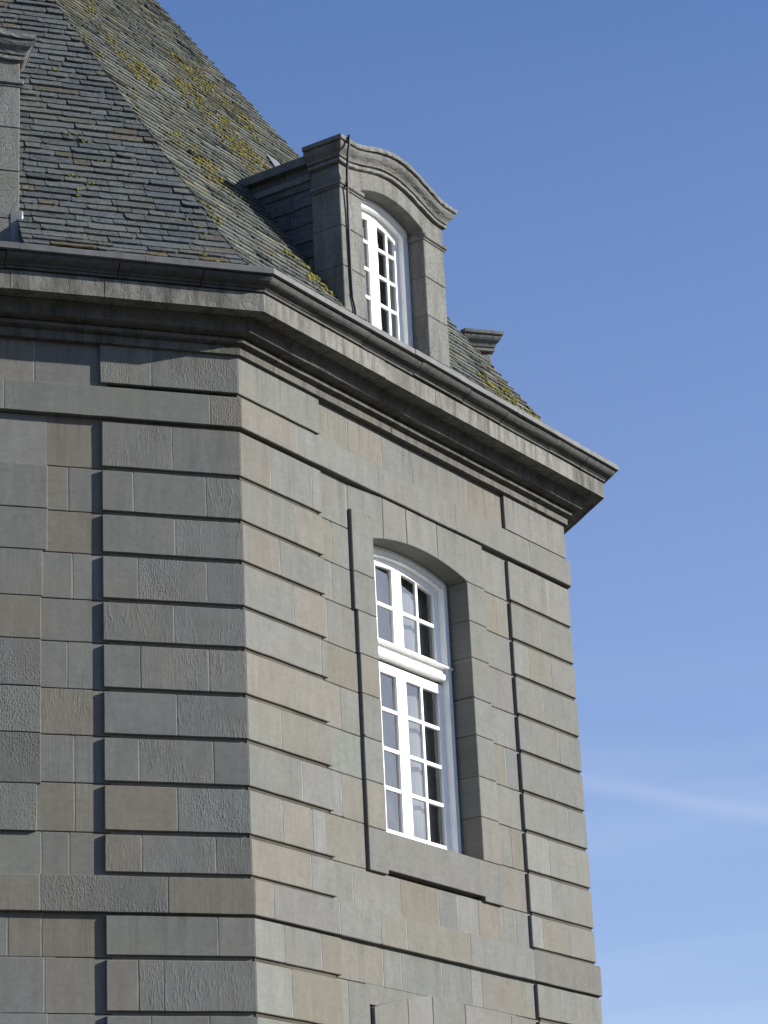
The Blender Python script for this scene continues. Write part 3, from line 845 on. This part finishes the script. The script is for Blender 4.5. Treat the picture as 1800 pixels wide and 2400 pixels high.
def tall_window(F, dz):
    """arched window: frame, transom, two upper lights and two tall casements"""
    OPEN_H = F.oh
    SP, RI = 9.008 + dz, .098
    fo, so = -.22, -.275
    A = lambda d: (lambda s: arch(s, SP - d, RI, OPEN_H - d * .6))
    fr = MB(); a, b = C - OPEN_H, C + OPEN_H
    zb = 6.43 + dz
    for x0, x1 in ((a + .002, a + .082), (b - .082, b - .002)):
        strip(fr, F, x0, x1, lambda s: zb, lambda s: A(0)(s) - .002, -.31, fo, 2)
        strip(fr, F, x0 + (.03 if x0 < C else 0), x1 - (0 if x0 < C else .03), lambda s: zb, lambda s: A(.03)(s), fo - .002, fo + .014, 2)
    strip(fr, F, a + .08, b - .08, lambda s: A(.075)(s), lambda s: A(0)(s) - .002, -.309, fo - .001, 14)
    strip(fr, F, a + .04, b - .04, lambda s: A(.035)(s), lambda s: A(0)(s) - .003, fo - .002, fo + .012, 14)
    bar(fr, F, a + .082, b - .082, zb, zb + .085, -.31, fo - .004)
    w = fr.build('window', M['paint'], bld)
    tr = MB()
    bar(tr, F, a + .06, b - .06, 8.084 + dz, 8.142 + dz, -.30, -.212, .010)
    bar(tr, F, a + .03, b - .03, 8.190 + dz, 8.213 + dz, -.30, -.178, .010)
    bar(tr, F, a + .07, b - .07, 8.140 + dz, 8.192 + dz, -.30, -.235, .004)
    tr.build('transom', M['paint'], w)
    for sg in (-1, 1):
        s_in, s_out = C + sg * .003, C + sg * (OPEN_H - .078)
        mun = C + sg * (.335 if F is not FL else .30)
        casement(F, w, sg, 6.525 + dz, lambda s: 8.056 + dz, s_in, s_out, so, [z + dz for z in (6.948, 7.293, 7.645)], mun, .06, .085)
        casement(F, w, sg, 8.226 + dz, A(.075), s_in, s_out, so, [8.60 + dz], mun, .05, .07)
    rm = MB()
    box(rm, F, a - .3, b + .3, zb - .3, SP + .4, -1.6, -1.55, (1, 1, 1))
    for q in (a - .30, b + .28): box(rm, F, q, q + .02, zb - .3, SP + .4, -1.55, -.33)
    box(rm, F, a - .28, b + .28, zb - .3, zb - .25, -1.55, -.42); box(rm, F, a - .28, b + .28, SP + .35, SP + .4, -1.55, -.33)
    rm.build('room', M['dark'], bld)
    return w
tall_window(FR, 0); tall_window(FL, 0); tall_window(FR, FR.low); tall_window(FL, FL.low); tall_window(FN, 0)
curtain(FR, C - .70, C - .01, 6.46, 9.02, -.400, 'pale net curtain behind the left leaf of the tall arched wall window', 1)
curtain(FR, C + .01, C + .70, 6.46, 9.02, -.400, 'pale net curtain behind the right leaf of the tall arched wall window, half in shade', 2)

# ------------------------------------------------------------------ dormers
ARCH = arch
def RISE(s):
    x = abs(s) / .76
    return 0 if x >= 1 else .150 * (.5 + .5 * math.cos(math.pi * x)) ** .72
def dormer(F, roof_o, flash, C=C, DOF=DOF):
    hw, of, oh = DHW, DOF, .515
    arch = lambda s, a_, b_, c_: ARCH(s, a_, b_, c_, C)
    rise = lambda s: RISE(s - C)
    th = of - .31
    rr = random.Random(8)
    mb = MB()
    def blk(s0, s1, z0, z1, o=of, back=th):
        polystone(mb, F, rough_rect(s0, s1, z0, z1, .003), o, back, (lambda f: (f, f, f))(R.uniform(.88, 1.08)), (0, 0, 0), .006, .002)
    for z0, z1 in ((10.62, 11.165), (11.17, 11.60), (11.605, 12.0), (12.005, 12.402)):
        blk(C - hw, C - oh, z0, z1); blk(C + oh, C + hw, z0, z1)
    blk(C - oh - .02, C + oh + .02, 10.62, 10.98, of - .02)
    SPR, RI = 12.482, .115
    n = 24
    pts = []
    for q in range(n + 1):
        s = C - hw + 2 * hw * q / n
        pts.append((s, arch(s, SPR, RI, oh) if abs(s - C) < oh else 12.446))
    k = [i for i, p in enumerate(pts) if p[0] > C - oh][0]; pts[k:k] = [(C - oh, 12.446), (C - oh + .001, SPR)]
    k = [i for i, p in enumerate(pts) if p[0] > C + oh][0]; pts[k:k] = [(C + oh - .001, SPR), (C + oh, 12.446)]
    pts += [(C + hw - 2 * hw * q / n, 12.622 + rise(C + hw - 2 * hw * q / n)) for q in range(n + 1)]
    polystone(mb, F, pts, of, th, (1, 1, .99), (0, 0, 0), .005, 0, 0)
    # infill behind the cornice
    S = [C - hw + 2 * hw * i / n for i in range(n + 1)]
    mb.loft([[F.P(s, th, 12.60 + rise(s)), F.P(s, th, 12.80 + rise(s) * 1.15), F.P(s, of - .004, 12.80 + rise(s) * 1.15), F.P(s, of - .004, 12.60 + rise(s))] for s in S])
    d = mb.build('dormer', M['dormer'], bld)
    # impost band, returned round the sides
    for sg in (-1, 1):
        ib = MB()
        a, b = (C - hw, C - oh) if sg < 0 else (C + oh, C + hw)
        p0, p1 = (a - .028, b + (.012 if sg < 0 else 0)) if sg < 0 else (a - .012, b + .028)
        bar(ib, F, p0, p1, 12.404, 12.444, th + .004, of + .030, .007)
        bar(ib, F, p0 + (.012 if sg < 0 else .0), p1 - (0 if sg < 0 else .012), 12.384, 12.404, th + .006, of + .012, .004)
        ib.build('impost', M['dormer'], d)
    # cornice following the curved gable, returned along the sides
    co = MB()
    def mould(prof, k, tone=1.0, wear=.003):
        rings = []; S = [C - hw + 2 * hw * i / 40 for i in range(41)]
        full = prof + [(-.03, prof[-1][1]), (-.03, prof[0][1])]
        rings.append([F.P(C - hw - p, th - .01, z) for p, z in full])
        rings.append([F.P(C - hw - p, of + p, z) for p, z in full])
        for s in S[1:-1]:
            rings.append([F.P(s, of + p + (rr.uniform(-wear, wear) if p > 0 else 0), z + rise(s) * k + rr.uniform(-wear, wear) * .6) for p, z in full])
        rings.append([F.P(C + hw + p + rr.uniform(-.015, .0), of + p, z) for p, z in full])
        rings.append([F.P(C + hw + p, th - .01, z) for p, z in full])
        co.loft(rings, (tone,) * 3)
    mould([(0, 12.622), (.022, 12.624), (.034, 12.630), (.034, 12.658), (.026, 12.662)], 1.0, 1.08)
    mould([(.018, 12.668)] + arc((.040, 12.674), (.066, 12.720), -.006, 3) + arc((.066, 12.720), (.100, 12.782), .008, 3), 1.05, .92)
    mould([(.08, 12.790), (.112, 12.792), (.118, 12.800), (.116, 12.834), (.10, 12.842)], 1.12, 1.0, .005)
    co.build('dormer_cornice', M['dormer'], d)
    # lead roof and its eaves running back into the main slope
    zr = 12.845; ob = roof_o(zr + .2) - .15
    dr = MB(); S = [C - hw - .05 + 2 * (hw + .05) * i / 30 for i in range(31)]
    dr.loft([[F.P(s, of + .085, zr + rise(s) * 1.14 - .006), F.P(s, of + .085, zr + rise(s) * 1.14 + .008), F.P(s, th - .02, zr + rise(s) * 1.14 + .008), F.P(s, th - .02, zr + rise(s) * 1.14 - .05)] for s in S])
    dr.loft([[F.P(s, th - .012, 12.70 + rise(s) * 1.1), F.P(s, th - .012, 12.785 + rise(s) * 1.12), F.P(s, ob, 12.785 + rise(s) * 1.12), F.P(s, ob, 12.70 + rise(s) * 1.1)] for s in S])
    dr.build('dormer_roof', M['lead'], d)
    # slate hung cheeks with a timber fillet under the eaves
    for sg in (-1, 1):
        ck = MB(); x = C + sg * (hw - .035)
        box(ck, F, x - .01, x + .01, 10.7, 12.66, -1.5, th + .02, (.08, .082, .086))
        z = 10.9
        while z < 12.50:
            oo = th - .0
            while oo > roof_o(z) - .25:
                w = R.uniform(.16, .34); f = R.uniform(.7, 1.05)
                xs = [x + sg * (.036 + R.uniform(-.003, .003)), x + sg * .014]
                t = [.098 * f, .104 * f, .11 * f]; b0 = R.uniform(-.012, .012); b1 = R.uniform(-.012, .012)
                ck.loft([[F.P(xs[0], oo - .002, z + b0), F.P(xs[0], oo - w + .002, z + b1), F.P(xs[1], oo - w + .002, z + .24), F.P(xs[1], oo - .002, z + .24)],
                         [F.P(xs[0] - sg * .012, oo - .002, z + b0), F.P(xs[0] - sg * .012, oo - w + .002, z + b1), F.P(xs[1] - sg * .012, oo - w + .002, z + .24), F.P(xs[1] - sg * .012, oo - .002, z + .24)]], t, (0, .6, 0))
                oo -= w
            z += .175
        ck.build('cheek', M['slate'], d)
        fl = MB(); e0 = x + sg * .02; e1 = x + sg * .052
        box(fl, F, min(e0, e1), max(e0, e1), 12.545, 12.605, roof_o(12.6) - .1, th - .004, (1.0,) * 3)
        fl.build('eaves_fillet', M['dormer'], d)
    # lead soakers along the slope and at the foot of the jambs
    if flash:
        zf = MB()
        rg = []
        for z, k in ((10.70, .0), (10.97, .004), (11.20, .0), (11.245, -.012)):
            rg.append([F.P(C - hw + .07, of + .005 + k, z), F.P(C - hw - .02, of + .012 + k, z), F.P(C - hw - .035, of + k, z), F.P(C - hw - .045, of - .10, z), F.P(C - hw - .10, of - .22, z),
                       F.P(C - hw - .085, of - .23, z), F.P(C - hw - .03, of - .11, z), F.P(C - hw + .07, of - .01, z)])
        zf.loft(rg)
        zf.build('zinc_apron', M['zinc'], d)
    # window of the dormer
    fo, so = -.285, -.345
    A = lambda dd: (lambda s: arch(s, SPR - dd, RI, oh - dd * .6))
    a, b = C - oh, C + oh; zb = 10.93
    fr = MB()
    for x0, x1 in ((a + .002, a + .085), (b - .085, b - .002)):
        strip(fr, F, x0, x1, lambda s: zb, lambda s: A(0)(s) - .002, -.40, fo, 2)
    strip(fr, F, a + .084, b - .084, lambda s: A(.085)(s), lambda s: A(0)(s) - .002, -.399, fo - .001, 14)
    strip(fr, F, a + .035, b - .035, lambda s: A(.04)(s), lambda s: A(0)(s) - .003, fo - .002, fo + .014, 14)
    bar(fr, F, a + .085, b - .085, zb, zb + .06, -.40, fo - .004)
    fr.build('window_frame', M['paint'], d)
    for sg in (-1, 1):
        casement(F, d, sg, 10.98, A(.082), C + sg * .003, C + sg * (oh - .08), so, [11.335, 11.625, 11.915, 12.195], C + sg * .245, .05, .085)
    rm = MB()
    box(rm, F, a - .05, b + .05, 10.8, 12.70, -1.05, -1.0)
    box(rm, F, a - .07, a - .05, 10.8, 12.70, -1.0, -.43); box(rm, F, b + .05, b + .07, 10.8, 12.70, -1.0, -.43)
    box(rm, F, a - .05, b + .05, 12.62, 12.66, -1.0, -.43); box(rm, F, a - .05, b + .05, 10.84, 10.88, -1.0, -.43)
    rm.build('room', M['dark'], d)
    return d
dormer(FR, oR, False); dormer(FL, oM, True); dormer(FN, oM, False, 2.50, 0.0)

# ------------------------------------------------------------------ cable down the dormer front
cb = MB()
q0 = C - DHW
path = [(-.012, .022, 12.850), (-.014, .024, 12.800), (-.012, .016, 12.74), (-.008, .000, 12.68), (.012, -.022, 12.60), (.034, -.048, 12.53), (.058, -.066, 12.46), (.070, -.072, 12.41), (.080, -.084, 12.33),
        (.088, -.092, 12.14), (.089, -.093, 11.88), (.091, -.093, 11.54), (.100, -.093, 11.30), (.128, -.092, 11.22), (.140, -.092, 11.15), (.142, -.094, 10.75)]
rings = []
for i, (s, o, z) in enumerate(path):
    p = FR.P(q0 + s, o, z); a_ = FR.P(q0 + path[max(0, i - 1)][0], path[max(0, i - 1)][1], path[max(0, i - 1)][2]); b_ = FR.P(q0 + path[min(len(path) - 1, i + 1)][0], path[min(len(path) - 1, i + 1)][1], path[min(len(path) - 1, i + 1)][2])
    t = (b_ - a_).normalized(); x = t.cross(Vector((nR.x, nR.y, .3))).normalized(); y = t.cross(x)
    rings.append([p + x * .0125 * math.cos(k * .785) + y * .0125 * math.sin(k * .785) for k in range(8)])
cb.loft(rings, smooth=True)
tag(cb.build('cable', M['cable']), 'thick black cable running down the front of the stone dormer beside its window', 'cable')

# ------------------------------------------------------------------ moss on the slates
ms = MB(); rr = random.Random(21)
def blob(p, r, n_):
    t1 = n_.orthogonal().normalized(); t2 = n_.cross(t1)
    rings = []
    for k, (h, q) in enumerate(((0, 1.0), (.45, .85), (.8, .5), (.95, .12))):
        rings.append([p + (t1 * math.cos(j * 1.0472 + k) + t2 * math.sin(j * 1.0472 + k)) * r * q * rr.uniform(.7, 1.25) + n_ * r * h * .55 for j in range(6)])
    ms.loft(rings, smooth=True)
def moss_at(F, of, k, s, z, r):
    n_ = (F.n * k + Vector((0, 0, 1))).normalized()
    blob(F.P(s, of(z), z) + n_ * .030, r, n_)
cnt = 0
while cnt < 1500:
    i = rr.randrange(1, 56); z = levels[i] + rr.uniform(-.01, .02); a, b = hipR0(z), hipR1(z)
    s = rr.uniform(a + .05, b - .05)
    if z < 12.5 and C - DHW - .02 < s < C + DHW + .02: continue
    v = noise.noise((s * 1.3, z * 1.1, 7.7)) + .25 * noise.noise((s * 5, z * 5, 2.2))
    near = (z < 11.7 and abs(s - (C - DHW - .16)) < .26) or (z < 11.4 and s > 4.2)
    if v < .16 and not (near and rr.random() < .8): continue
    for q in range(rr.randrange(1, 5)):
        moss_at(FR, oR, 1.5, s + rr.uniform(-.06, .06), z + rr.uniform(-.015, .03), rr.choice((.006, .008, .011, .02)) * rr.uniform(.7, 1.2) * (1.35 if near else 1.0))
    cnt += 1
cnt = 0
while cnt < 26:
    i = rr.randrange(1, 44); z = levels[i]; s = rr.uniform(hipL(z) + .1, 2.0)
    if noise.noise((s * 1.7, z * 1.7, 1.7)) < .25: continue
    for q in range(3): moss_at(FL, oM, 1.66, s + rr.uniform(-.05, .05), z + rr.uniform(-.01, .01), rr.uniform(.008, .02))
    cnt += 1
tag(ms.build('moss', M['moss']), 'yellow green moss cushions growing along the slate courses', 'moss', kind='stuff')

# ------------------------------------------------------------------ ground
gm = MB()
N_ = 24
for i in range(N_):
    for j in range(N_):
        x0, x1 = -1500 + 3000 * i / N_, -1500 + 3000 * (i + 1) / N_; y0, y1 = -1500 + 3000 * j / N_, -1500 + 3000 * (j + 1) / N_
        gm.face([(x0, y0, -.004), (x1, y0, -.004), (x1, y1, -.004), (x0, y1, -.004)])
tag(gm.build('ground', M['ground']), kind='structure')
